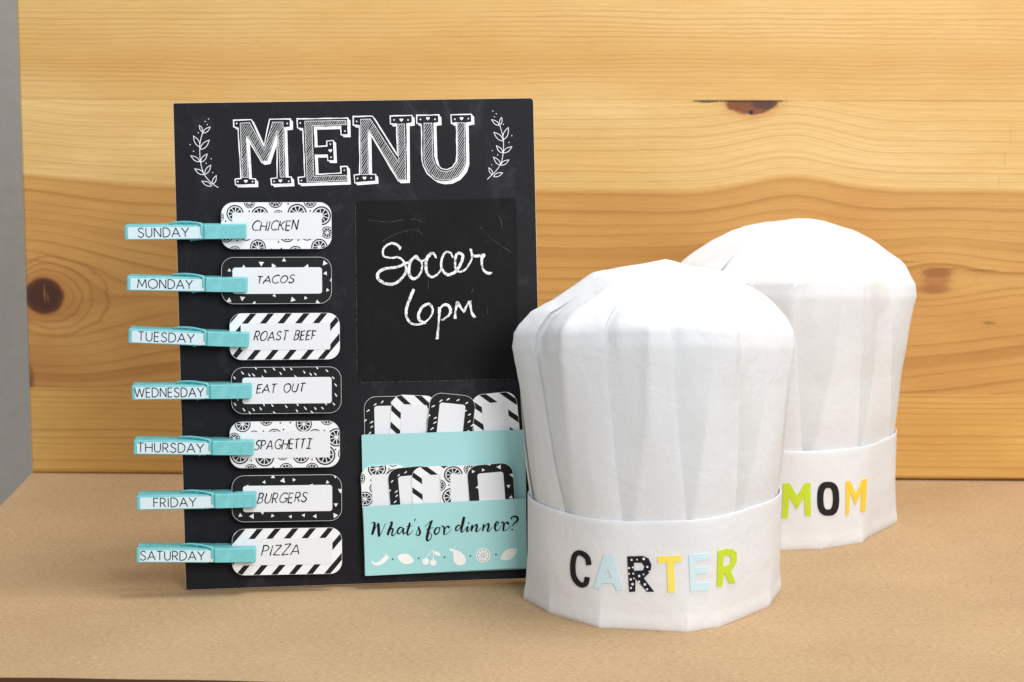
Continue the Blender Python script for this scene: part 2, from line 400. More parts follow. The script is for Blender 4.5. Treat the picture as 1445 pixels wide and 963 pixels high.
b = MB(); b.add([(.08, .19, -.0045), (.13, .19, -.0045), (.13, .012, -.062), (.08, .012, -.062), (.08, .19, -.006), (.13, .19, -.006), (.13, .012, -.0635), (.08, .012, -.0635)],
                [(0, 3, 2, 1), (4, 5, 6, 7), (0, 1, 5, 4), (1, 2, 6, 5), (2, 3, 7, 6), (3, 0, 4, 7)]); b.build('easel_strut', M['edge'], board)

def zm(x0, y0, sc, n=0.):
    return lambda x, y: bp(x0+x*sc, y0+y*sc, n)
def mp(f, pts): return [f(*p[:2]) for p in pts]
# --- MENU lettering (print): shadow copies, face, outline, hatching, dots and hearts
fa = zm(320, 150, 180/1333); fb = zm(495, 150, 185/1370)
LET = [
 (fa, [(72,147),(258,142),(388,425),(447,137),(665,135),(665,222),(605,228),(620,742),(675,742),(682,812),(470,822),(462,757),(528,750),(524,290),(430,580),(365,590),(212,325),(238,757),(300,760),(303,822),(92,825),(85,765),(150,755),(118,232),(72,218)],
      [(140,178),(240,172),(392,462),(478,170),(588,166),(600,742),(560,742),(535,262),(520,265),(415,572),(375,575),(222,318),(205,322),(222,745),(165,747)],
      [(103,182),(632,182),(115,790),(270,790),(495,787),(648,787)], [(200,785),(560,780)]),
 (fa, [(735,135),(1265,125),(1268,300),(1195,300),(1190,215),(915,222),(925,425),(1045,418),(1045,365),(1115,360),(1125,570),(1055,570),(1050,512),(925,515),(935,715),(1195,700),(1190,632),(1260,630),(1270,795),(752,812),(745,745),(815,738),(795,235),(740,230)],
      [(815,158),(1245,150),(1248,195),(890,205),(910,735),(1255,722),(1258,775),(840,795)],
      [(768,178),(1235,262),(1082,398),(1090,535),(1228,670),(780,778)], [(1082,465)]),
 (fb, [(25,110),(228,105),(488,520),(478,186),(415,188),(412,103),(640,98),(642,178),(588,186),(592,778),(495,782),(188,262),(196,712),(258,714),(264,785),(42,803),(35,722),(95,714),(88,205),(25,198)],
      [(102,140),(205,135),(500,590),(492,190),(562,186),(572,770),(505,772),(178,238),(182,715),(110,715)],
      [(62,160),(452,145),(598,145),(70,757),(213,752)], [(528,145),(143,752)]),
 (fb, [(688,97),(920,92),(922,175),(868,182),(878,520),(900,600),(945,652),(1000,665),(1062,640),(1100,580),(1108,500),(1103,176),(1050,180),(1047,92),(1262,85),(1265,168),(1205,178),(1212,590),(1185,670),(1120,745),(1040,785),(960,793),(880,775),(800,705),(755,620),(742,560),(738,190),(690,182)],
      [(765,180),(848,178),(858,540),(885,620),(935,675),(1000,688),(1075,660),(1110,600),(1118,500),(1115,176),(1188,174),(1194,590),(1170,660),(1110,730),(1040,768),(960,775),(890,758),(820,695),(778,620),(765,560)],
      [(727,140),(880,138),(1087,138),(1228,132)], [(805,130),(1157,130)])]
E0 = 3e-5
def jit(p, a): return [(x+random.uniform(-a, a), y+random.uniform(-a, a)) for x, y in p]
def dens(p, step, closed=True):
    out = []; n = len(p)
    for i in range(n if closed else n-1):
        a, c = p[i], p[(i+1) % n]; L = math.hypot(c[0]-a[0], c[1]-a[1]); k = max(1, int(L/step))
        out += [(a[0]+(c[0]-a[0])*t/k, a[1]+(c[1]-a[1])*t/k) for t in range(k)]
    if not closed: out.append(p[-1])
    return out
def hatch(poly, sp, ang):
    """lines clipped to a polygon"""
    ca, sa = math.cos(ang), math.sin(ang); rot = [(x*ca+y*sa, -x*sa+y*ca) for x, y in poly]
    ys = [p[1] for p in rot]; y = min(ys)+sp*.5; out = []
    while y < max(ys):
        xs = []
        for i in range(len(rot)):
            (x1, y1), (x2, y2) = rot[i-1], rot[i]
            if (y1 > y) != (y2 > y): xs.append(x1+(y-y1)/(y2-y1)*(x2-x1))
        xs.sort()
        for i in range(0, len(xs)-1, 2):
            out.append([(x*ca-y*sa, x*sa+y*ca) for x in (xs[i], xs[i+1])])
        y += sp*random.uniform(.85, 1.15)
    return out
for li, (f, face, inner, dots, hearts) in enumerate(LET):
    mb = MB(); mb2 = MB()
    F_ = mp(f, face); I_ = mp(f, inner)
    for k in range(7):
        dx, dy = 3.5*PX*k/6, -3.4*PX*k/6
        mb.poly([(x+dx, y+dy) for x, y in F_], E0*(1+k))
    mb2.poly(F_, E0*9)
    d = jit(dens(F_, 6*PX), .18*PX); mb.ribbon(d, lambda t: PX*(1.5+.35*math.sin(t*97)), E0*11, closed=True, dz=0)
    mb.ribbon(jit(dens(I_, 7*PX), .15*PX), .65*PX, E0*12, closed=True, dz=0)
    for h in hatch(I_, 2.5*PX, math.radians(57)):
        mb.ribbon(jit(h, .3*PX), .5*PX, E0*13, dz=0)
    for q in dots: mb.poly(circle(*f(*q), 1.1*PX, 10), E0*14)
    for q in hearts:
        cx, cy = f(*q); hp = []
        for i in range(16):
            t = 2*math.pi*i/16; hp.append((cx+16*math.sin(t)**3*.17*PX, cy+(13*math.cos(t)-5*math.cos(2*t)-2*math.cos(3*t)-math.cos(4*t))*.17*PX))
        mb.poly(hp, E0*14)
    o = mb.build('letter', M['print_white'], board)
    mb2.build('letter_face', M['board'], o)
# --- laurel sprigs
def sprig(f, stem, leaves, dots):
    mb = MB(); mb.ribbon(smooth_pts(mp(f, stem)), .9*PX, E0*2)
    for a, c in leaves:
        a = Vector(f(*a)); c = Vector(f(*c)); d = c-a; n = Vector((-d.y, d.x)); lp = []
        for i in range(17):
            t = i/16; s = t*2 if t < .5 else 2-2*t; sg = 1 if t < .5 else -1
            p = a+d*s+n*(.17*math.sin(math.pi*min(1, s**.85))*sg); lp.append((p.x, p.y))
        mb.ribbon(lp, .9*PX, E0*4)
    for q in dots: mb.poly(circle(*f(*q), .75*PX, 8), E0*4)
    mb.build('laurel_sprig', M['print_white'], board)
sprig(zm(230, 130, 280/1445), [(290,290),(270,370),(268,440),(275,520),(300,600),(350,660),(403,697)],
      [((288,290),(265,243)),((292,300),(345,255)),((268,400),(222,320)),((272,420),(338,350)),((268,508),(203,465)),((275,512),(322,452)),((300,602),(230,560)),((305,600),(348,532)),((362,672),(388,608)),((355,685),(282,650))],
      [(332,197),(307,215),(323,238),(258,298),(198,384),(223,432),(351,487),(314,520),(362,588)])
sprig(zm(480, 130, 290/1445), [(1122,232),(1145,320),(1148,400),(1135,490),(1100,550),(1065,585),(1035,615)],
      [((1125,230),(1135,178)),((1118,235),(1065,195)),((1145,345),(1080,283)),((1148,335),(1183,250)),((1143,430),(1098,378)),((1145,428),(1208,385)),((1128,515),(1078,458)),((1128,515),(1187,478)),((1072,582),(1045,533)),((1078,595),(1143,568))],
      [(1073,135),(1098,153),(1085,175),(1147,228),(1207,308),(1187,355),(1070,413),(1108,443),(1065,512)])
# --- chalkboard sticker and chalk writing
c4 = [bp(501.5, 284), bp(728.5, 280), bp(732, 534), bp(505, 539.5)]
def quad_round(c, r, k=5):
    out = []; n = len(c)
    for i in range(n):
        p, a, q = Vector(c[i]), Vector(c[i-1]), Vector(c[(i+1) % n]); d1 = (a-p).normalized()*r; d2 = (q-p).normalized()*r
        for j in range(k+1):
            t = j/k; v = p+d1*(1-t)**2+d2*t**2; out.append((v.x, v.y))
    return out
st = MB(); st.prism(quad_round(c4, 6*PX), 0, .00025); so = st.build('chalkboard_sticker', M['slate'], board)
fh = zm(490, 270, 280/963); sc = MB()
for p in ([(170,245),(230,210),(300,190),(340,190),(365,210)],[(735,115),(748,150),(748,178)],[(870,85),(878,100),(888,102)],[(100,140),(200,150),(270,138)],[(680,560),(682,600)],[(395,430),(392,490)],[(600,500),(620,455)],[(60,905),(75,930),(120,928),(400,922),(800,912)],[(40,70),(42,300),(45,600),(48,880)],[(640,170),(700,230),(800,300)],[(300,140),(330,136),(360,150)],[(675,240),(690,238)]):
    sc.ribbon(smooth_pts(mp(fh, p)), .7*PX, .0003)
sc.build('chalk_scratches', M['chalk_faint'], so)
fc = zm(520, 330, 180/1083, .0003); ch = MB(); zz = .00031
for p in ([(270,125),(250,100),(205,82),(160,95),(128,130),(122,170),(140,195),(200,205),(250,200),(290,225),(315,270),(318,320),(290,370),(240,415),(190,430),(130,418),(85,385),(78,345),(110,310),(170,292),(240,285),(300,260),(350,235),(400,190)],
          [(400,190),(365,225),(345,280),(345,340),(375,382),(420,365),(450,310),(452,250),(425,215),(400,205)],[(405,190),(420,212),(450,232),(490,215),(515,185)],
          [(575,208),(558,175),(535,168),(510,185),(492,225),(487,285),(500,340),(535,368),(580,350),(610,315),(625,275)],
          [(715,205),(700,168),(665,155),(640,175),(622,220),(620,285),(645,332),(680,348),(730,330),(755,300),(775,270),(795,225),(800,185),(775,165),(750,175),(737,220),(737,290),(765,322),(812,312),(852,262),(878,205),(868,130)],
          [(868,130),(885,182),(925,190),(990,180)],[(985,180),(965,205),(962,250),(972,300),(1000,330),(1040,340)],
          [(385,472),(355,545),(325,625),(322,700),(350,752),(400,772),(450,765),(500,735),(535,690),(545,640),(520,600),(480,605),(445,640),(425,690),(435,735),(475,758)],
          [(602,625),(600,700),(592,800),(583,895)],[(602,640),(640,605),(680,612),(697,655),(675,700),(620,735)],
          [(735,722),(738,660),(755,580)],[(755,580),(780,625),(812,665)],[(808,665),(835,610),(862,572)],[(860,575),(868,630),(878,675),(902,712)]):
    pts = smooth_pts(mp(fc, p), 8); zz += 4e-5
    ph = random.random()*9; ch.ribbon(jit(pts, .32*PX), (lambda t, ph=ph: PX*(3.3+.8*math.sin(t*7+ph)+random.uniform(-.3, .3))), zz, dz=6e-7)
ch.build('chalk_writing', M['chalk'], so)

# ------------------------------------------------------------------ stroke alphabet
def oval(cx, cy, rx, ry, a0=90, a1=450, n=18): return [(cx+rx*math.cos(math.radians(a0+(a1-a0)*i/n)), cy+ry*math.sin(math.radians(a0+(a1-a0)*i/n))) for i in range(n+1)]
GL = {
 'S': (.56, [smooth_pts([(.52,.84),(.42,.97),(.28,1),(.12,.92),(.08,.75),(.2,.58),(.38,.47),(.52,.33),(.5,.13),(.34,0),(.16,.02),(.03,.17)])]),
 'U': (.62, [[(.04,1),(.04,.36)]+oval(.31,.34,.27,.34,180,360,10)+[(.58,1)]]),
 'N': (.66, [[(.03,0),(.03,1)],[(.03,1),(.63,0)],[(.63,0),(.63,1)]]),
 'D': (.68, [[(.03,0),(.03,1)],[(.03,1),(.22,1)]+oval(.22,.5,.44,.5,90,-90,12)+[(.03,0)]]),
 'A': (.74, [[(0,0),(.37,1)],[(.37,1),(.74,0)],[(.14,.34),(.6,.34)]]),
 'Y': (.66, [[(0,1),(.33,.45)],[(.66,1),(.33,.45),(.33,0)]]),
 'M': (.86, [[(0,0),(.1,1)],[(.1,1),(.43,.2)],[(.43,.2),(.76,1)],[(.76,1),(.86,0)]]),
 'O': (.92, [oval(.46,.5,.45,.5)]),
 'T': (.54, [[(0,1),(.54,1)],[(.27,1),(.27,0)]]),
 'E': (.48, [[(.46,1),(.03,1),(.03,0),(.46,0)],[(.03,.52),(.42,.52)]]),
 'W': (1.0, [[(0,1),(.25,0)],[(.25,0),(.5,.95)],[(.5,.95),(.75,0)],[(.75,0),(1,1)]]),
 'H': (.66, [[(.03,0),(.03,1)],[(.63,0),(.63,1)],[(.03,.52),(.63,.52)]]),
 'R': (.54, [[(.03,0),(.03,1),(.24,1)]+oval(.24,.73,.25,.27,90,-90,10)+[(.03,.46)],[(.24,.46),(.52,0)]]),
 'F': (.46, [[(.45,1),(.03,1),(.03,0)],[(.03,.52),(.4,.52)]]),
 'I': (.14, [[(.07,0),(.07,1)]]),
 'C': (.7, [oval(.45,.5,.42,.5,50,310,16)]),
 'K': (.6, [[(.03,0),(.03,1)],[(.56,1),(.05,.45)],[(.2,.58),(.6,0)]]),
 'B': (.54, [[(.03,0),(.03,1),(.24,1)]+oval(.24,.76,.2,.24,90,-90,8)+oval(.26,.26,.24,.26,90,-90,8)+[(.03,0)],[(.05,.52),(.24,.52)]]),
 'P': (.54, [[(.03,0),(.03,1),(.24,1)]+oval(.24,.73,.27,.27,90,-90,10)+[(.03,.46)]]),
 'G': (.78, [oval(.45,.5,.42,.5,50,330,16)+[(.8,.42),(.5,.42)]]),
 'Z': (.58, [[(.04,1),(.54,1)],[(.54,1),(.02,0)],[(.02,0),(.58,0)]]),
 'J': (.66, [[(.1,1),(.66,1)],[(.38,1),(.38,0)],[(.05,0),(.62,0)]]),   # serifed hand-written I
 ' ': (.5, []),
}
def text(mb, s, x0, x1, y0, h, z, w, gap=.17, hand=False, rise=0., slant=0., wob=0.):
    tot = sum(GL[c][0]*(.8 if hand and c == 'O' else 1) for c in s)+gap*(len(s)-1); k = (x1-x0-slant*h)/tot; cx = 0.
    for c in s:
        gw, st_ = GL[c]; q = .8 if hand and c == 'O' else 1
        by = random.uniform(-.04, .04)*wob; sl = slant+random.uniform(-.06, .06)*wob; hh = 1+random.uniform(-.06, .06)*wob
        for p in st_:
            p = dens(p, .18, False) if wob else p
            if wob:
                a1, a2 = random.uniform(0, 6), random.uniform(0, 6)
                p = [(x+.025*wob*math.sin(y*4+a1), y+.03*wob*math.sin(x*5+a2)) for x, y in p]
                if hand and random.random() < .5: p = [(x, y) for x, y in p]
            pts = [(x0+(cx+x*q)*k+sl*(y*hh+by)*h, y0+(y*hh+by)*h+rise*(cx+x*q)*k) for x, y in p]
            mb.ribbon(pts, (lambda t: w*(1+.22*math.sin(t*5+cx))) if hand else w, z, dz=3e-7); z += 4e-6
        cx += gw*q+gap
    return z

# ------------------------------------------------------------------ recipe cards
CW, CH = 154., 65.5                        # card size in photo pixels
def citrus(mb, cx, cy, r, cv, z, m):
    k = max(2, int(r/2)); ro = circle(cx, cy, r, 28); ri = circle(cx, cy, r*.86, 28)
    for i in range(28):
        q = clip([ro[i], ro[(i+1) % 28], ri[(i+1) % 28], ri[i]], cv)
        if q: mb.poly(q, z, m)
    a0 = random.random(); n = 9
    for i in range(n):
        a = 2*math.pi*(i+a0)/n; b_ = 2*math.pi*(i+.82+a0)/n; mid = (a+b_)/2
        p = [(cx+r*.14*math.cos(mid), cy+r*.14*math.sin(mid))]+[(cx+r*.74*math.cos(a+(b_-a)*t/4), cy+r*.74*math.sin(a+(b_-a)*t/4)) for t in range(5)]
        q = clip(p, cv)
        if q: mb.poly(q, z, m)
P_CIT1 = ([(245,165,92),(398,50,58),(508,180,92),(675,30,76),(705,190,62),(905,165,104),(1045,35,70),(1165,190,102),(1225,370,66),(75,200,52),(150,400,75),(360,385,72),(240,585,72),(485,525,84),(798,390,82),(885,590,78),(1010,385,72),(1140,525,88)],
          [(395,140),(810,62),(1045,138),(145,245),(265,455),(705,468),(915,450),(735,540),(630,548)], 97, 45, 1272, 545)
P_CIT2 = ([(335,105,85),(585,55,70),(245,255,62),(455,235,62),(670,235,80),(980,110,86),(885,245,60),(1100,235,72),(1225,55,70),(1325,255,98),(305,430,98),(565,455,100),(755,430,62),(950,440,88),(1205,440,108),(420,590,66),(790,595,76),(1065,590,70),(1405,430,66)],
          [(732,95),(837,92),(553,183),(765,165),(1197,183),(423,490),(1065,488),(1315,382),(655,565)], 197, 78, 1360, 570)
P_TRI1 = ([(700,503),(790,483),(900,460),(975,477),(1042,440),(1185,483),(1297,460),(1302,525),(1313,632),(697,695),(780,682),(855,712),(980,665),(1095,692),(1175,682),(1250,712),(1338,568)], 650, 420, 1340, 718)
P_TRI2 = ([(975,378),(920,410),(1037,402),(1105,398),(1315,415),(1365,380),(1397,468),(1367,555),(1362,622),(1237,625),(1165,618),(1083,625),(970,618),(843,620),(770,613),(815,435),(1212,438),(908,598)], 718, 368, 1405, 655)
P_DSH = ([(733,465),(783,435),(825,448),(852,448),(925,425),(980,412),(1022,440),(1043,412),(1088,412),(1170,433),(1210,446),(1240,446),(1313,425),(1352,470),(1367,515),(1368,578),(1355,635),(1303,632),(1283,660),(1238,662),(1175,660),(1217,685),(1125,635),(1122,675),(1055,648),(980,685),(968,640),(915,635),(895,660),(850,665),(790,665),(828,687),(735,630),(910,462),(1115,460),(865,405),(1250,405),(735,520),(728,575),(750,600)], 712, 400, 1403, 692)
def make_card(M_, pattern, word, label, group, n_label=None, phase=0.):
    """local axes: x along the card, y up, z out of its face; origin in its middle"""
    o = empty('meal_card', M_); tag(o, label, 'card', group)
    w, h = CW*PX, CH*PX; T = .0005
    out = rrect(-w/2, -h/2, w/2, h/2, 17*PX)
    b = MB(); b.prism(out, -T, 0); 
    cv = rrect(-w/2+.00018, -h/2+.00018, w/2-.00018, h/2-.00018, 16.6*PX); E = 3e-5
    g_ = MB()
    def norm(p, box): return (-w/2+(p[0]-box[0])/(box[2]-box[0])*w, h/2-(p[1]-box[1])/(box[3]-box[1])*h)
    if pattern in ('cit1', 'cit2'):
        P = P_CIT1 if pattern == 'cit1' else P_CIT2; box = P[2:]; k = w/(box[2]-box[0])
        for i, (x, y, r) in enumerate(P[0]): citrus(g_, *norm((x, y), box), r*k, cv, E*(1+(i % 4)), 0)
        for q in P[1]: g_.poly(circle(*norm(q, box), 9*k, 10), E*5)
        pm = M['black']
    elif pattern in ('tri1', 'tri2'):
        P, *box = P_TRI1 if pattern == 'tri1' else P_TRI2; k = w/(box[2]-box[0])
        for i, q in enumerate(P):
            cx, cy = norm(q, box); r = random.choice((13, 15, 19))*k; a = random.uniform(0, 6)
            t = clip([(cx+r*math.cos(a+j*2.094), cy+r*math.sin(a+j*2.094)) for j in range(3)], cv)
            if t: g_.poly(t, E*2)
        pm = M['white']
    elif pattern == 'dash':
        P, *box = P_DSH; k = w/(box[2]-box[0])
        for i, q in enumerate(P):
            cx, cy = norm(q, box); a = math.radians(-52+random.uniform(-7, 7)); L = random.uniform(10, 14)*k; e = 4.2*k
            ca, sa = math.cos(a), math.sin(a)
            pts = [(cx+ca*x-sa*y, cy+sa*x+ca*y) for x, y in ((-L, -.3*e), (-.3*L, -e*.8), (L*.7, -e), (L, 0), (L*.7, e), (-.3*L, e*.8), (-L, .3*e))]
            t = clip(pts, cv)
            if t: g_.poly(t, E*2)
        pm = M['white']
    else:
        per = 24.8*PX; bw = 8.9*PX; s = .85*h; x = -w/2-s-per+phase*per
        while x < w/2+s:
            # wavy-edged slanted stripe
            L = [(x+s*t/6+random.uniform(-.25, .25)*PX, -h/2+h*t/6) for t in range(7)]
            R_ = [(x+bw+s*t/6+random.uniform(-.25, .25)*PX, -h/2+h*t/6) for t in range(7)]
            t = clip(L+R_[::-1], cv)
            if t: g_.poly(t, E*2)
            x += per
        pm = M['black']
    dark = pattern in ('tri1', 'tri2', 'dash')
    b.build('card_stock', M['white'], o)
    if dark:
        f_ = MB(); f_.poly(cv, E); f_.build('black_border', M['black'], o)
    g_.build('border_pattern', pm, o)
    l_ = MB(); l_.poly(rrect(-w/2+15.5*PX, -h/2+14*PX, w/2-13.5*PX, h/2-14.5*PX, (4 if dark else 2.2)*PX), E*6); lo = l_.build('writing_area', M['label_white'] if not dark else M['label_white'], o)
    if word:
        s, x0, x1, y0, hh, rise = word; t_ = MB(); text(t_, s, x0, x1, y0, hh, E*8, 1.5*PX, .16, True, rise, .22, 1.)
        t_.build('handwriting', M['ink'], lo)
    return o
def local(M0, x, y, z, rot=0, tx=0, ty=0):
    return M0 @ Matrix.Translation((x, y, z)) @ Matrix.Rotation(math.radians(rot), 4, 'Z') @ Matrix.Rotation(math.radians(tx), 4, 'X') @ Matrix.Rotation(math.radians(ty), 4, 'Y')

# ------------------------------------------------------------------ clothespins
PN = .0086          # card plane in front of the board
def make_pin(M_, day, tx0, tx1, label, Lp):
    """local: x along the pin from the handle end, y up, z out; z=0 is the card plane"""
    o = empty('clothespin', M_); tag(o, label, 'clothespin', 'aqua clothespins down the left edge of the board')
    hw = 9.9*PX
    def leg(sg):
        k = Lp/.072
        prof = [(0, 4.6), (0, 8.0), (.6, 8.4), (43.3, 8.4), (44, 7.4), (46.6, 7.4), (47.3, 8.2), (71.2, 7.4), (72, 6.8), (72, .5), (60, .42), (58.5, 1.1), (56.5, 1.1), (55, .42), (45, .42), (41.5, .5), (40, 2.6), (37.5, 3.6), (35, 3.0), (33.4, 1.0), (29, 1.2)]
        pr = [(x*k/1000, sg*z/1000) for x, z in prof]
        if sg > 0: pr = pr[::-1]
        mb = MB(); n = len(pr); bv = .00035
        rings = [(-hw, bv), (-hw+bv, 0), (hw-bv, 0), (hw, bv)]
        # bevelled edges: shrink the end rings a little
        cx = sum(p[0] for p in pr)/n; cz = sum(p[1] for p in pr)/n
        vs = []
        for y, ins in rings:
            for (x, z) in pr:
                zz = z
                if ins and abs(z) > .0065: zz = z-sg*ins
                xx = x+ins if x < .0005 else (x-ins if x > Lp-.0005 else x)
                vs.append((xx, y, zz))
        fs = [(j*n+i, j*n+(i+1) % n, (j+1)*n+(i+1) % n, (j+1)*n+i) for j in range(3) for i in range(n)]
        mb.add(vs, fs)
        tri = tessellate_polygon([[Vector((p[0], p[1], 0)) for p in pr]])
        mb.add([vs[i] for i in range(n)], [tuple(t) for t in tri]); mb.add([vs[3*n+i] for i in range(n)], [tuple(t) for t in tri])
        ob = mb.build('leg', M['pin'], o); bm = bmesh.new(); bm.from_mesh(ob.data); bmesh.ops.remove_doubles(bm, verts=bm.verts, dist=1e-6)
        bmesh.ops.recalc_face_normals(bm, faces=bm.faces); bm.to_mesh(ob.data); bm.free(); return ob
    front = leg(1); leg(-1)
    # steel spring: coil round the vertical axis, one arm over the front leg, one round the back leg
    r = .0006; cx = .0372*Lp/.072; R_ = .0029; p = []
    yt = hw+.0009
    p += [(.0455*Lp/.072, -hw*.35, .0084), (.0455*Lp/.072, hw*.3, .00865), (.0455*Lp/.072, yt-.0006, .0085), (.0448*Lp/.072, yt, .0078), (.040*Lp/.072, yt+.0002, .0045)]
    turns = 4
    for i in range(turns*14+1):
        a = math.radians(60)+2*math.pi*i/14; y = yt-(2*yt)*i/(turns*14)
        p.append((cx+R_*math.cos(a), y, R_*math.sin(a)))
    p += [(.040*Lp/.072, -yt-.0002, -.0045), (.0448*Lp/.072, -yt, -.0075), (.0455*Lp/.072, -yt+.0006, -.0083), (.0455*Lp/.072, 0, -.0081)]
    q = smooth_pts(p[:6], 4)[:-1]+p[6:-5]+smooth_pts(p[-5:], 4)
    sp = MB(); sp.tube(q, r, 8)
    # long top wire resting on the two legs
    sp.tube(smooth_pts([(.026*Lp/.072, hw+.0003, -.0015), (.030*Lp/.072, hw+.0012, .0005), (.036*Lp/.072, hw+.0016, .0035), (.0425*Lp/.072, hw+.0012, .0072), (.0452*Lp/.072, hw+.0004, .0084)], 5), r, 8)
    sp.build('spring', M['pin_wire'], o, smooth=True)
    lb = MB(); x0, x1 = .0035, 105.5*PX; lb.prism(rrect(x0*.55, -hw+.0006, x1, hw-.0009, .0004, 3), .00841, .00850)
    lo = lb.build('day_label', M['day_label'], front)
    t_ = MB(); text(t_, day, tx0*PX, tx1*PX, -hw*.62, 12.6*PX, .00852, 1.35*PX, .15); t_.build('day_name', M['ink'], lo)
    return o
PINS = [('SUNDAY', 175.9, 327.2, 347.3, 325.5, 18, 88, 'topmost aqua clothespin lettered SUNDAY'),
        ('MONDAY', 179.3, 398.5, 348.9, 401.5, 14.5, 90, 'aqua clothespin lettered MONDAY, holding the TACOS card'),
        ('TUESDAY', 181.5, 472.5, 351.2, 479.3, 13.3, 90.5, 'tilted aqua clothespin lettered TUESDAY, holding the ROAST BEEF card'),
        ('WEDNESDAY', 186, 552.8, 355, 551.5, 4, 99, 'aqua clothespin lettered WEDNESDAY, holding the EAT OUT card'),
        ('THURSDAY', 188.8, 629.8, 358, 631.8, 5.5, 96.5, 'aqua clothespin lettered THURSDAY, holding the SPAGHETTI card'),
        ('FRIDAY', 193, 708.5, 361.6, 705.2, 23, 82, 'aqua clothespin lettered FRIDAY, holding the BURGERS card'),
        ('SATURDAY', 192.6, 782.6, 360.9, 783, 5, 94, 'lowest aqua clothespin lettered SATURDAY')]
for (day, xa, ya, xb, yb, t0, t1, lab) in PINS:
    nf = PN+.0084; a = bp(xa, ya, nf); c = bp(xb, yb, nf); ang = math.degrees(math.atan2(c[1]-a[1], c[0]-a[0]))
    Mx = BM @ Matrix.Translation((a[0], a[1], PN)) @ Matrix.Rotation(math.radians(ang), 4, 'Z')
    # rolled slightly so that its upper edge shows, turning about the card plane
    Mx = Mx @ Matrix.Rotation(math.radians(5.5), 4, 'X') @ Matrix.Translation((0, .0001, .0004))
    make_pin(Mx, day, t0, t1, lab, math.hypot(c[0]-a[0], c[1]-a[1]))
CARDS = [(390.2, 318.7, 0, 'cit1', ('CHICKEN', 355, 421, 326.6, 13.2), 'topmost hanging card, citrus slice border, handwritten CHICKEN', 0),
         (390.4, 396, 0, 'tri1', ('TACOS', 362, 415, 401, 10.5), 'hanging card with black triangle border, handwritten TACOS', 0),
         (402, 475, 0, 'str', ('ROAST BEEF', 358, 446, 482, 12.5), 'hanging striped card, handwritten ROAST BEEF', .18),
         (404.2, 551, 0, 'dash', ('EAT OUT', 361.6, 430, 555.8, 12), 'hanging card with black dashed border, handwritten EAT OUT', 0),
         (402, 627.5, 0, 'cit2', ('SPAGHETTJ', 358.8, 440.4, 636, 13), 'hanging card with citrus slice border, handwritten SPAGHETTI', 0),
         (405, 703.4, 0, 'tri2', ('BURGERS', 363, 434, 711.5, 14), 'hanging card with black triangle border, handwritten BURGERS', 0),
         (405.2, 778.4, 0, 'str', ('PIZZA', 369, 423.6, 785.3, 14), 'lowest hanging card, striped, handwritten PIZZA', .42)]
for (cx, cy, rot, pat, (wd, x0, x1, yb, hh), lab, ph) in CARDS:
    c = bp(cx, cy, PN); q = bp(x0, yb, PN); q1 = bp(x1, yb, PN)
    hm = local(BM, c[0], c[1], PN, rot-1.0)
    make_card(hm, pat, (wd, q[0]-c[0], q1[0]-c[0]+.0006, q[1]-c[1], hh*PX, .02), lab, 'meal cards held by clothespins', phase=ph)

# ------------------------------------------------------------------ pocket and the cards in it
def slab(name, c, n0, n1, mat, parent, r=.0006):
    b = MB(); b.prism(quad_round(c, r, 2), n0, n1); return b.build(name, mat, parent)
NA0, NA1, NB0, NB1 = .0040, .0044, .0078, .0082
pk = tag(empty('card_pocket', BM), 'two tier aqua paper pocket lettered What\'s for dinner? on the board', 'pocket')
cU = [bp(510.3, 613.8, NA1), bp(741, 606.5, NA1), bp(744, 803, NA1), bp(514.5, 813, NA1)]
slab('upper_pocket', cU, NA0, NA1, M['aqua_paper'], pk)
cL = [bp(512.6, 715, NB1), bp(742, 703.5, NB1), bp(743.5, 801, NB1), bp(515.8, 813, NB1)]
lowp = slab('lower_pocket', cL, NB0, NB1, M['aqua_paper'], pk)
b = MB(); y0 = cL[3]; y1 = cL[2]
b.prism([(y0[0]+.0002, y0[1]+.0002), (y1[0], y1[1]+.0002), (y1[0], y1[1]+.0008), (y0[0]+.0002, y0[1]+.0008)], .0001, NB0-.0001)
b.prism([(y0[0]+.0002, y0[1]+.001), (y0[0]+.0007, y0[1]+.001), (y0[0]+.0007, y0[1]+.030), (y0[0]+.0002, y0[1]+.030)], .0001, NB0-.0001)
b.build('pocket_gusset', M['aqua_paper'], pk)
fw = zm(510, 725, 230/1445, NB1); tw = MB(); zb = NB1+2e-5
K = 230/1445*PX
def br(pts, z):
    p = smooth_pts([(*fw(x, y), (w*1.22+.6)*K) for x, y, w in pts], 7); tw.ribbon(p, None, z, dz=6e-7)
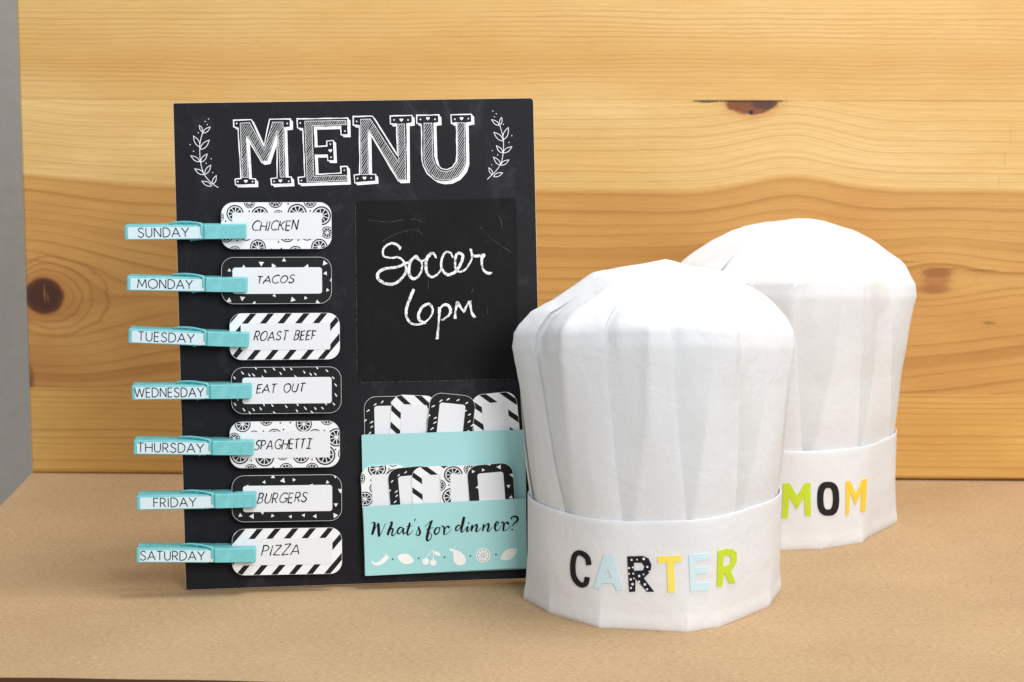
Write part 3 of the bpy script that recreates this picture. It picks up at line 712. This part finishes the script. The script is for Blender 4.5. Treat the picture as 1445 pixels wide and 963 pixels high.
for p in ([(85,88,3),(100,80,6),(115,80,12),(117,95,18),(108,140,20),(95,188,17)],[(95,188,8),(115,150,4),(140,100,5),(150,85,12)],[(150,85,16),(152,120,20),(154,170,20),(156,205,14)],[(156,205,8),(180,165,4),(213,85,4)],
          [(250,88,4),(262,76,8),(272,80,13),(262,110,18),(245,150,19),(232,192,15)],[(236,178,5),(255,145,7),(274,134,11),(280,146,12),(272,170,12),(272,194,10),(288,192,6),(312,160,3)],
          [(368,128,5),(345,122,10),(326,140,13),(320,168,12),(332,180,8),(352,162,6),(372,130,9)],[(374,128,14),(370,155,14),(374,180,9),(402,160,4)],
          [(430,80,13),(420,120,16),(408,160,15),(410,188,11),(430,180,5),(462,145,3)],[(398,118,3),(425,110,6),(452,108,3)],[(477,45,9),(474,58,6),(470,70,3)],
          [(480,190,4),(498,150,4),(506,115,5),(514,140,12),(520,165,15),(514,186,12),(498,193,8),(484,184,4)],
          [(560,120,3),(600,80,4),(626,64,10),(618,80,15),(600,130,18),(588,180,20),(580,225,18),(588,245,10)],[(588,245,8),(612,225,6),(622,190,5),(596,160,3)],[(572,142,3),(600,132,7),(640,124,3)],
          [(682,122,6),(660,132,12),(648,160,13),(656,183,10),(680,172,8),(694,145,7),(688,124,6),(705,128,3)],
          [(706,108,4),(722,112,9),(734,128,14),(734,160,14),(730,188,10)],[(734,156,4),(746,128,6),(760,114,10),(775,118,15),(773,130,9)],[(731,186,6),(750,184,4),(775,165,3),(797,138,3)],
          [(878,102,6),(852,108,11),(836,132,12),(842,152,8),(862,142,5),(884,110,7)],[(910,28,18),(902,70,20),(890,120,18),(886,160,12),(900,160,5),(930,120,3)],
          [(944,112,14),(936,140,14),(938,160,9),(955,145,4),(975,110,3)],
          [(984,98,12),(980,128,14),(974,158,11)],[(978,145,4),(1000,112,6),(1022,96,11),(1024,120,15),(1016,152,13),(1030,158,6),(1062,125,3)],
          [(1084,92,12),(1082,122,14),(1074,154,11)],[(1078,140,4),(1100,108,6),(1126,88,11),(1128,115,15),(1118,150,13),(1132,156,6),(1162,120,3)],
          [(1172,122,4),(1202,102,5),(1214,82,8),(1202,72,9),(1188,92,14),(1184,128,15),(1196,152,9),(1220,138,4),(1240,104,3)],
          [(1240,92,4),(1250,74,8),(1262,90,13),(1260,122,14),(1256,152,11)],[(1260,118,4),(1272,92,6),(1288,78,12),(1301,86,15),(1298,98,9)],[(1257,152,6),(1276,150,4),(1300,135,3),(1325,106,3)],
          [(1328,50,12),(1334,32,8),(1358,24,11),(1384,38,15),(1378,66,13),(1352,88,8),(1340,112,7)]):
    br(p, zb); zb += 1.2e-5
tw.poly(circle(*fw(952, 84), 7*K, 10), zb); tw.poly(circle(*fw(1335, 142), 8*K, 10), zb)
tw.build('pocket_lettering', M['ink'], lowp)
ff = zm(510, 760, 230/1445, NB1); fr = MB(); zb = NB1+2e-5
def leafp(a, c, wd):
    a = Vector(ff(*a)); c = Vector(ff(*c)); d = c-a; n = Vector((-d.y, d.x)).normalized()*wd*K/2; L = []
    for i in range(24):
        t = i/24; s = t*2 if t < .5 else 2-2*t; sg = 1 if t < .5 else -1; p = a+d*s+n*(math.sin(math.pi*s)**.75 if 0 < s < 1 else 0)*sg; L.append((p.x, p.y))
    return L
fr.ribbon(smooth_pts([(*ff(x, y), w*K) for x, y, w in [(92,195,6),(108,222,18),(140,228,26),(175,212,34),(205,188,42),(225,165,34),(232,152,14)]]), None, zb); zb += 6e-5
fr.ribbon(smooth_pts(mp(ff, [(222,160),(212,142),(200,138)])), 6*K, zb); fr.ribbon(mp(ff, [(222,158),(226,132)]), 5*K, zb+2e-5)
fr.poly(leafp((318, 158), (465, 206), 92), zb); fr.poly(leafp((1234, 186), (1382, 96), 92), zb)
fr.poly(circle(*ff(570, 205), 30*K), zb); fr.poly(circle(*ff(637, 215), 29*K), zb)
fr.ribbon(smooth_pts(mp(ff, [(572,180),(600,140),(637,103)])), 6*K, zb+2e-5); fr.ribbon(smooth_pts(mp(ff, [(637,190),(638,140),(637,103)])), 6*K, zb+4e-5); fr.poly(leafp((640, 118), (702, 152), 34), zb)
fr.poly(smooth_pts(mp(ff, [(815,105),(850,108),(890,130),(922,170),(925,210),(895,236),(850,235),(820,205),(815,160)]), 4, True), zb+6e-5)
fr.ribbon(smooth_pts(mp(ff, [(820,106),(822,85),(832,62)])), 6*K, zb+2e-5); fr.poly(leafp((776, 100), (822, 108), 26), zb)
fr.poly(circle(*ff(1080, 150), 64*K, 32), zb)
fr.build('fruit_print', M['mint_white'], lowp)
fd = MB()
for x, y in ((277,185),(508,177),(737,167),(965,156),(1193,143)): fd.poly(circle(*ff(x, y), 7.5*K, 12), zb)
cx, cy = ff(1080, 150); fd.ribbon(circle(cx, cy, 52*K, 24), 3*K, zb+3e-5, closed=True, dz=0)
for i in range(9):
    a = i*math.pi*2/9; fd.ribbon([(cx+8*K*math.cos(a), cy+8*K*math.sin(a)), (cx+52*K*math.cos(a), cy+52*K*math.sin(a))], 3*K, zb+5e-5)
fd.build('print_details', M['ink'], lowp)
# pocket cards: (centre x, top y in photo, degrees in the photo counter-clockwise, layer, pattern, label)
CUP = [(546, 559.5, 1.0, 0, 'dash', 'black dashed card at the left end of the upper pocket'),
       (585, 558, -2.5, 1, 'str', 'striped card between the two dashed cards in the upper pocket'),
       (640, 556.5, -6, 3, 'dash', 'black dashed card tilted right in the middle of the upper pocket'),
       (696, 555, 5.5, 2, 'str', 'striped card at the right end of the upper pocket')]
CLO = [(541, 657, 3, 0, 'cit2', 'citrus card at the left end of the lower pocket'),
       (578.5, 659, 5, 1, 'dash', 'black dashed card second from the left in the lower pocket'),
       (613, 658, 2, 2, 'str', 'striped card in the middle of the lower pocket'),
       (653, 657, 1.5, 3, 'cit1', 'citrus card right of the striped card in the lower pocket'),
       (690.5, 655, 4.5, 4, 'tri1', 'black triangle card at the right end of the lower pocket')]
for L_, base in ((CUP, .0009), (CLO, NA1+.0006)):
    for (cx, ty, rot, ly, pat, lab) in L_:
        n = base+.00066*ly; t = bp(cx, ty, n); r = math.radians(rot-1.3); sx_ = 1. if L_ is CUP else .915; Lh = CW*PX/2*sx_
        c = (t[0]+math.sin(r)*Lh, t[1]-math.cos(r)*Lh)
        if L_ is CUP and pat == 'str' : pass
        make_card(local(BM, c[0], c[1], n, math.degrees(r)+90) @ Matrix.Diagonal((sx_, 1, 1, 1)), pat, None, lab, 'spare meal cards in the pocket', phase=.3*ly)

# ------------------------------------------------------------------ chef hats
def poly_r(pts, c, smooth):
    """closed outline round c -> function angle -> radius"""
    pts = sorted(((math.atan2(p[1]-c[1], p[0]-c[0]), p) for p in pts)); P = [p for a, p in pts]
    if smooth: P = smooth_pts(P, 10, True)
    A = sorted((math.atan2(p[1]-c[1], p[0]-c[0]), p) for p in P)
    def r(t):
        t = (t+math.pi) % (2*math.pi)-math.pi; d = (math.cos(t), math.sin(t))
        for i in range(len(A)):
            a0, p = A[i-1]; a1, q = A[i]
            if i == 0: a0 -= 2*math.pi
            for s in (0, 2*math.pi):
                if a0 <= t-s*1 <= a1 or a0 <= t-2*math.pi <= a1:
                    ex, ey = q[0]-p[0], q[1]-p[1]; den = d[0]*ey-d[1]*ex
                    if abs(den) < 1e-12: return math.hypot(p[0]-c[0], p[1]-c[1])
                    return ((p[0]-c[0])*ey-(p[1]-c[1])*ex)/den
        return math.hypot(A[0][1][0]-c[0], A[0][1][1]-c[1])
    N = 1440; tab = [r(-math.pi+2*math.pi*i/N) for i in range(N)]
    def look(t):
        x = ((t+math.pi) % (2*math.pi))/(2*math.pi)*N; i = int(x) % N; f = x-int(x); return tab[i]*(1-f)+tab[(i+1) % N]*f
    return look
def interp(tab, x):
    if x <= tab[0][0]: return tab[0][1]
    for (a, p), (c, q) in zip(tab, tab[1:]):
        if x <= c: return p+(q-p)*(x-a)/(c-a)
    return tab[-1][1]
def chef_hat(name_label, base, rimz, creases, seed, prof, dome, zs, letters, fold, facets):
    rnd = random.Random(seed)
    cx = (min(p[0] for p in base)+max(p[0] for p in base))/2; cy = (min(p[1] for p in base)+max(p[1] for p in base))/2; c = (cx, cy)
    rb = poly_r(base, c, False); NS = 360; raw = [rb(2*math.pi*i/NS) for i in range(NS)]; kw = [math.exp(-(j/13)**2) for j in range(-32, 33)]
    smt = [sum(raw[(i+j-32) % NS]*kw[j] for j in range(65))/sum(kw)*1.016 for i in range(NS)]
    def rs(t):
        q = (t % (2*math.pi))/(2*math.pi)*NS; i = int(q) % NS; f = q-int(q); return smt[i]*(1-f)+smt[(i+1) % NS]*f
    hat = empty('chef_hat', Matrix.Translation((cx, cy, 0))); tag(hat, name_label, 'chef hat')
    # band ----------------------------------------------------------
    NA = 720; vs = []; fs = []
    zl = [0, .0006]+[rimz*i/22 for i in range(1, 22)]+[rimz-.0006, rimz, rimz-.0002, rimz-.0012, rimz-.012, rimz*.5, .001]
    for j, z in enumerate(zl):
        t = min(1, z/rimz); inner = j > len(zl)-6
        for i in range(NA):
            a = 2*math.pi*i/NA; k = min(1., t*2.2)**.7
            r = rb(a)*(1-k)+rs(a)*k
            r += .0004*math.sin(a*3+seed)*t+.00025*math.sin(a*7+seed*2+t*3)*(1-t*.4)
            if z > .0095 and not inner: r += .0  
            if j == 0: r -= .0004
            if not inner and z < .0085: r += .00045                       # turned-up hem
            if j == len(zl)-6: r -= .0002
            if inner: r -= {len(zl)-5: .0006}.get(j, .0008)
            zo = .0012*math.sin(a*2.0+seed)*t
            vs.append((r*math.cos(a), r*math.sin(a), z+zo))
    nz = len(zl)
    for j in range(nz-1):
        for i in range(NA): fs.append((j*NA+i, j*NA+(i+1) % NA, (j+1)*NA+(i+1) % NA, (j+1)*NA+i))
    band = mesh('band', vs, fs, M['fabric'], hat, smooth=True)
    bvh = BVHTree.FromPolygons([Vector(v)+Vector((cx, cy, 0)) for v in vs], fs[:NA*(nz-8)])
    # crown ---------------------------------------------------------
    cr = sorted(creases); K_ = len(cr); COL = 26; NZ = 92
    zt = zs                       # shoulder height, then dome
    amps = [rnd.uniform(.7, 1.2) for _ in cr]
    tri = lambda x: abs((x % 1.)-.5)*2
    dirs = [(rnd.uniform(-1, 1), rnd.uniform(-1, 1), rnd.uniform(-1, 1), rnd.uniform(.03, .08), rnd.random()) for _ in range(7)]
    vs = []; fs = []; ncol = K_*(COL+1); thin = []
    va = [math.radians(q+rnd.uniform(-4, 4)) for q in facets]
    def facet(a):
        a %= 2*math.pi
        for i in range(len(va)):
            p, q = va[i] % (2*math.pi), va[(i+1) % len(va)] % (2*math.pi)
            if q < p: q += 2*math.pi
            for b_ in (a, a+2*math.pi):
                if p <= b_ <= q: return math.cos((q-p)/2)/math.cos(b_-(p+q)/2)
        return 1.
    def crum(x, y, z):
        s = 0
        for (a, b_, d_, wl, ph) in dirs: s += (tri((a*x+b_*y+d_*z)/wl+ph+.35*math.sin(x*60+y*40+ph*9))-.5)
        return s/4
    for j in range(NZ+1):
        v = j/NZ
        side = min(1., v/.62); dm = max(0., (v-.62)/.38)
        for k in range(K_):
            b0, t0, _ = cr[k]; b1, t1, _ = cr[(k+1) % K_]
            if k == K_-1: b1 += 360; t1 += 360
            s_ = side**.9
            a0 = math.radians(b0+(t0-b0)*s_); a1 = math.radians(b1+(t1-b1)*s_); gap = a1-a0
            for q in range(COL+1):
                w_ = q/COL
                # column 0 is tucked under the previous fold; the last column is the fold's edge
                a = a0-.10*(1-side*.3)*(1-dm)*(1-w_)**6+gap*w_
                dep = .72*cr[k][2]*interp([(0, 1.), (.6, .75), (.9, .55), (1, .45)], side)*(1-min(1, dm/.3))**1.2
                rec = interp([(0, 1.), (.10, .95), (interp([(0, .16), (.45, .40), (1, .2)], side), .35), (.62, .06), (1, -.08)], w_)
                sh = zt+fold[0]*max(0, -math.sin(a))**1.5
                if dm <= 0:
                    z = rimz*.72+(sh-rimz*.72)*side; r = rs(a)*interp(prof, side)-.0012
                    puff = .0003*math.sin(math.pi*w_)*side
                else:
                    rr = interp([(0, 1.), (1, 0.)], dm); rr = (1-dm)
                    z = sh+(interp(dome, 1-rr)-zt)*1.0+(fold[0]*max(0, -math.sin(a))**1.5)*(-1+(rr**1.3))*1.0 if False else sh*rr**2.2+(interp(dome, 1-rr))*(1-rr**2.2)
                    z = sh+(max(interp([(p, q_) for p, q_ in dome], 1-rr), zt)-zt)*(dome[-1][1]-sh)/(dome[-1][1]-zt)
                    r = (rs(a)*prof[-1][1]-.0012)*rr; puff = 0
                rr_ = r-dep*rec*amps[k]+puff
                x, y = rr_*math.cos(a), rr_*math.sin(a)
                fm_ = 1+(facet(a)-1)*1.0*max(0, (side-.25)/.75)**1.3; x *= fm_; y *= fm_
                pkr = math.exp(-((v-.61)/.07)**2)*math.exp(-(w_/.16)**2)*(.5+amps[k]*.5)
                x *= 1-.03*pkr; y *= 1-.03*pkr; z -= .003*pkr
                cm = crum(x, y, z); sw = interp([(0, .15), (.6, .3), (.9, .8), (1, 1)], side)
                if dm > 0:
                    z += .0042*cm*min(1, (1-dm)*3); e = 1+.022*cm*(1-dm); x *= e; y *= e
                else:
                    e = 1+(.022*cm*sw); x *= e; y *= e
                # mound centre is shifted a little
                x += fold[1]*dm; vs.append((x, y, z))
    for j in range(NZ):
        for i in range(ncol):
            i2 = (i+1) % ncol; fs.append((j*ncol+i, j*ncol+i2, (j+1)*ncol+i2, (j+1)*ncol+i))
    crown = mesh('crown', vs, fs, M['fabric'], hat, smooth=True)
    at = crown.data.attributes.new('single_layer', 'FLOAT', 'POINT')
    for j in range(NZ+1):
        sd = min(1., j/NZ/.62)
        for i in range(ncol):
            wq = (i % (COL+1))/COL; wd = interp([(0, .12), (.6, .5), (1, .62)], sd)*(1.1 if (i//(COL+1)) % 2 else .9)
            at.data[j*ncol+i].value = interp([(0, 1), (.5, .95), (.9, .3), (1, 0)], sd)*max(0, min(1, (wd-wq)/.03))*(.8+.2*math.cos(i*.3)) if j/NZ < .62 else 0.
    bm = bmesh.new(); bm.from_mesh(crown.data); bmesh.ops.remove_doubles(bm, verts=bm.verts, dist=2e-6)
    bmesh.ops.recalc_face_normals(bm, faces=bm.faces); bm.to_mesh(crown.data); bm.free()
    crown.data.set_sharp_from_angle(angle=math.radians(38))
    # letters stuck on the band ---------------------------------------
    off = Vector((cx, cy, 0))
    for (loops, mat, lab, x0, y0, sc, dots) in letters:
        mb = MB(); mb.prism([dens(l, 14) for l in loops], 0, 1)
        bmx = bmesh.new(); bv_ = [bmx.verts.new(v) for v in mb.v]
        for f_ in mb.f:
            try: bmx.faces.new([bv_[i] for i in f_])
            except ValueError: pass
        bmesh.ops.remove_doubles(bmx, verts=bmx.verts, dist=1e-3)
        for _ in range(5):
            le = [e for e in bmx.edges if (e.verts[0].co.xy-e.verts[1].co.xy).length > 26]
            if not le: break
            bmesh.ops.subdivide_edges(bmx, edges=le, cuts=1); bmesh.ops.triangulate(bmx, faces=bmx.faces)
        bmx.verts.ensure_lookup_table(); bmx.verts.index_update(); mb.v = [v.co.copy() for v in bmx.verts]; mb.f = [tuple(v.index for v in f_.verts) for f_ in bmx.faces]; bmx.free()
        def wrap(px, py, h):
            d = ray(px, py).normalized(); hit, n, *_ = bvh.ray_cast(CAM, d)
            if hit is None: return None
            if n.dot(d) > 0: n = -n
            return hit+n*h-off
        ok = []
        for v in mb.v: ok.append(wrap(x0+v.x*sc, y0+v.y*sc, .00012+.00045*v.z))
        if any(v is None for v in ok): print('letter misses band'); continue
        o = mesh('letter_sticker', ok, mb.f, mat, hat)
        o['label'] = lab
        if dots:
            md = MB()
            for (dx, dy, r) in dots: md.poly(circle(dx, dy, r, 10), 0)
            mesh('dot_print', [wrap(x0+v.x*sc, y0+v.y*sc, .00066) for v in md.v], md.f, M['white'], o)
    return hat
def rpoly(pts, w): L, R = rib_sides(pts, w); return [L+R[::-1]]
t0 = lambda L: [tuple(on_table(*p)[:2]) for p in L]
frontb = t0([(739, 845), (776, 866), (846, 886), (970, 892), (1016, 885), (1086, 856), (1091, 847), (1101, 832)])+[(.013, 1.212), (.029, 1.229), (.062, 1.250), (.1, 1.260), (.135, 1.250), (.152, 1.234)]
C_ = smooth_pts([(222,200),(212,150),(180,118),(140,108),(115,130),(103,180),(102,240),(110,290),(140,335),(175,352),(200,338),(210,292)], 4)
sc1 = 270/1445
LC = [(rpoly(C_, 38), M['felt_black'], 'black letter C', 790, 760, sc1, None),
      ([[(335,120),(405,118),(478,392),(430,390),(405,340),(325,335),(305,380),(258,378)], [(365,232),(345,295),(392,295)]], M['felt_blue'], 'pale blue letter A', 790, 760, sc1, None),
      ([[(510,135),(630,132),(670,150),(692,200),(685,250),(650,285),(635,300),(712,400),(660,402),(572,300),(570,400),(525,402)], [(560,182),(620,182),(640,210),(630,240),(560,245)]], M['felt_navy'], 'black letter R with white dots', 790, 760, sc1,
       [(543,160,8),(583,158,6),(635,153,10),(524,222,8),(552,217,7),(662,213,8),(678,248,7),(556,264,7),(600,282,9),(633,270,6),(524,265,7),(537,307,9),(562,300,6),(600,325,8),(643,345,10),(550,343,10),(538,372,8),(660,382,8)]),
      ([[(738,135),(917,128),(918,175),(862,180),(868,405),(815,408),(808,183),(742,185)]], M['felt_yellow'], 'yellow letter T', 790, 760, sc1, None),
      ([[(972,122),(1128,110),(1130,155),(1015,170),(1018,222),(1112,215),(1112,262),(1022,270),(1022,340),(1128,330),(1128,385),(985,398)]], M['felt_blue'], 'pale blue letter E', 790, 760, sc1, None),
      ([[(1190,95),(1250,78),(1300,80),(1330,105),(1332,170),(1310,215),(1285,240),(1322,335),(1275,340),(1238,255),(1222,360),(1183,365)], [(1232,130),(1275,125),(1290,150),(1285,185),(1265,205),(1228,212)]], M['felt_lime'], 'lime green letter R', 790, 760, sc1, None)]
A = -90
cf = [(A-51, A-70, .0034), (A-19, A-29, .0040), (A+14, A+1.5, .0042), (A+43, A+38, .0022), (A+85, A+82, .003), (A+125, A+120, .004), (A+165, A+160, .004), (A+205, A+200, .004), (A+245, A+235, .004), (A+280, A+266, .003)]
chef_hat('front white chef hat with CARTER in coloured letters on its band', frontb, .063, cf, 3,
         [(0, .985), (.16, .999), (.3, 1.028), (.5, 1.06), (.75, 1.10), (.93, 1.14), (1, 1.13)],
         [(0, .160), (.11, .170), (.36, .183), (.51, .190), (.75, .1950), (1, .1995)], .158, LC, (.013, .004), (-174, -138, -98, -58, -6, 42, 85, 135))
backf = t0([(1102.7, 776.8), (1158, 775.4), (1177, 772), (1217, 766), (1225.5, 758.7), (1266, 736.6)])
backb = backf+[(.250, 1.400), (.235, 1.425), (.21, 1.438), (.18, 1.444), (.15, 1.438), (.122, 1.42), (.108, 1.395), (.104, 1.372), (.110, 1.345), (.126, 1.322)]
sc2 = 260/963
sup = lambda cx, cy, rx, ry: [(cx+rx*abs(math.cos(t))**.75*(1 if math.cos(t) > 0 else -1), cy+ry*abs(math.sin(t))**.75*(1 if math.sin(t) > 0 else -1)) for t in [2*math.pi*i/28+.01 for i in range(28)]]
LM = [([[(205,527),(238,525),(278,592),(318,525),(346,524),(349,697),(318,698),(314,598),(275,662),(236,595),(228,708),(198,709)]], M['felt_lime'], 'lime green letter M', 1050, 540, sc2, None),
      ([sup(438, 607, 57, 89), sup(438, 607, 25, 57)], M['felt_black'], 'black letter O', 1050, 540, sc2, None),
      ([[(530,517),(553,515),(583,585),(615,508),(640,502),(630,672),(605,675),(612,565),(580,640),(552,572),(545,692),(530,692)]], M['felt_gold'], 'golden yellow letter M', 1050, 540, sc2, None)]
cb = [(A-35, A-43, .0042), (A+3, A-5, .0048), (A+36, A+31, .0042), (A+75, A+68, .0035), (A+115, A+110, .004), (A+155, A+150, .004), (A+195, A+190, .004), (A+235, A+230, .004), (A+280, A+270, .003)]
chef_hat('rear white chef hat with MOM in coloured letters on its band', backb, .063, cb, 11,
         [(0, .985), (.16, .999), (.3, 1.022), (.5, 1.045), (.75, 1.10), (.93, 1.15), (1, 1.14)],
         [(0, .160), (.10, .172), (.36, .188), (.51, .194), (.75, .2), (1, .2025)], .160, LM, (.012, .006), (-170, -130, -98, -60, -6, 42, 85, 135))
for o in list(S.objects):
    if o.type == 'EMPTY' and o.parent is None: pass
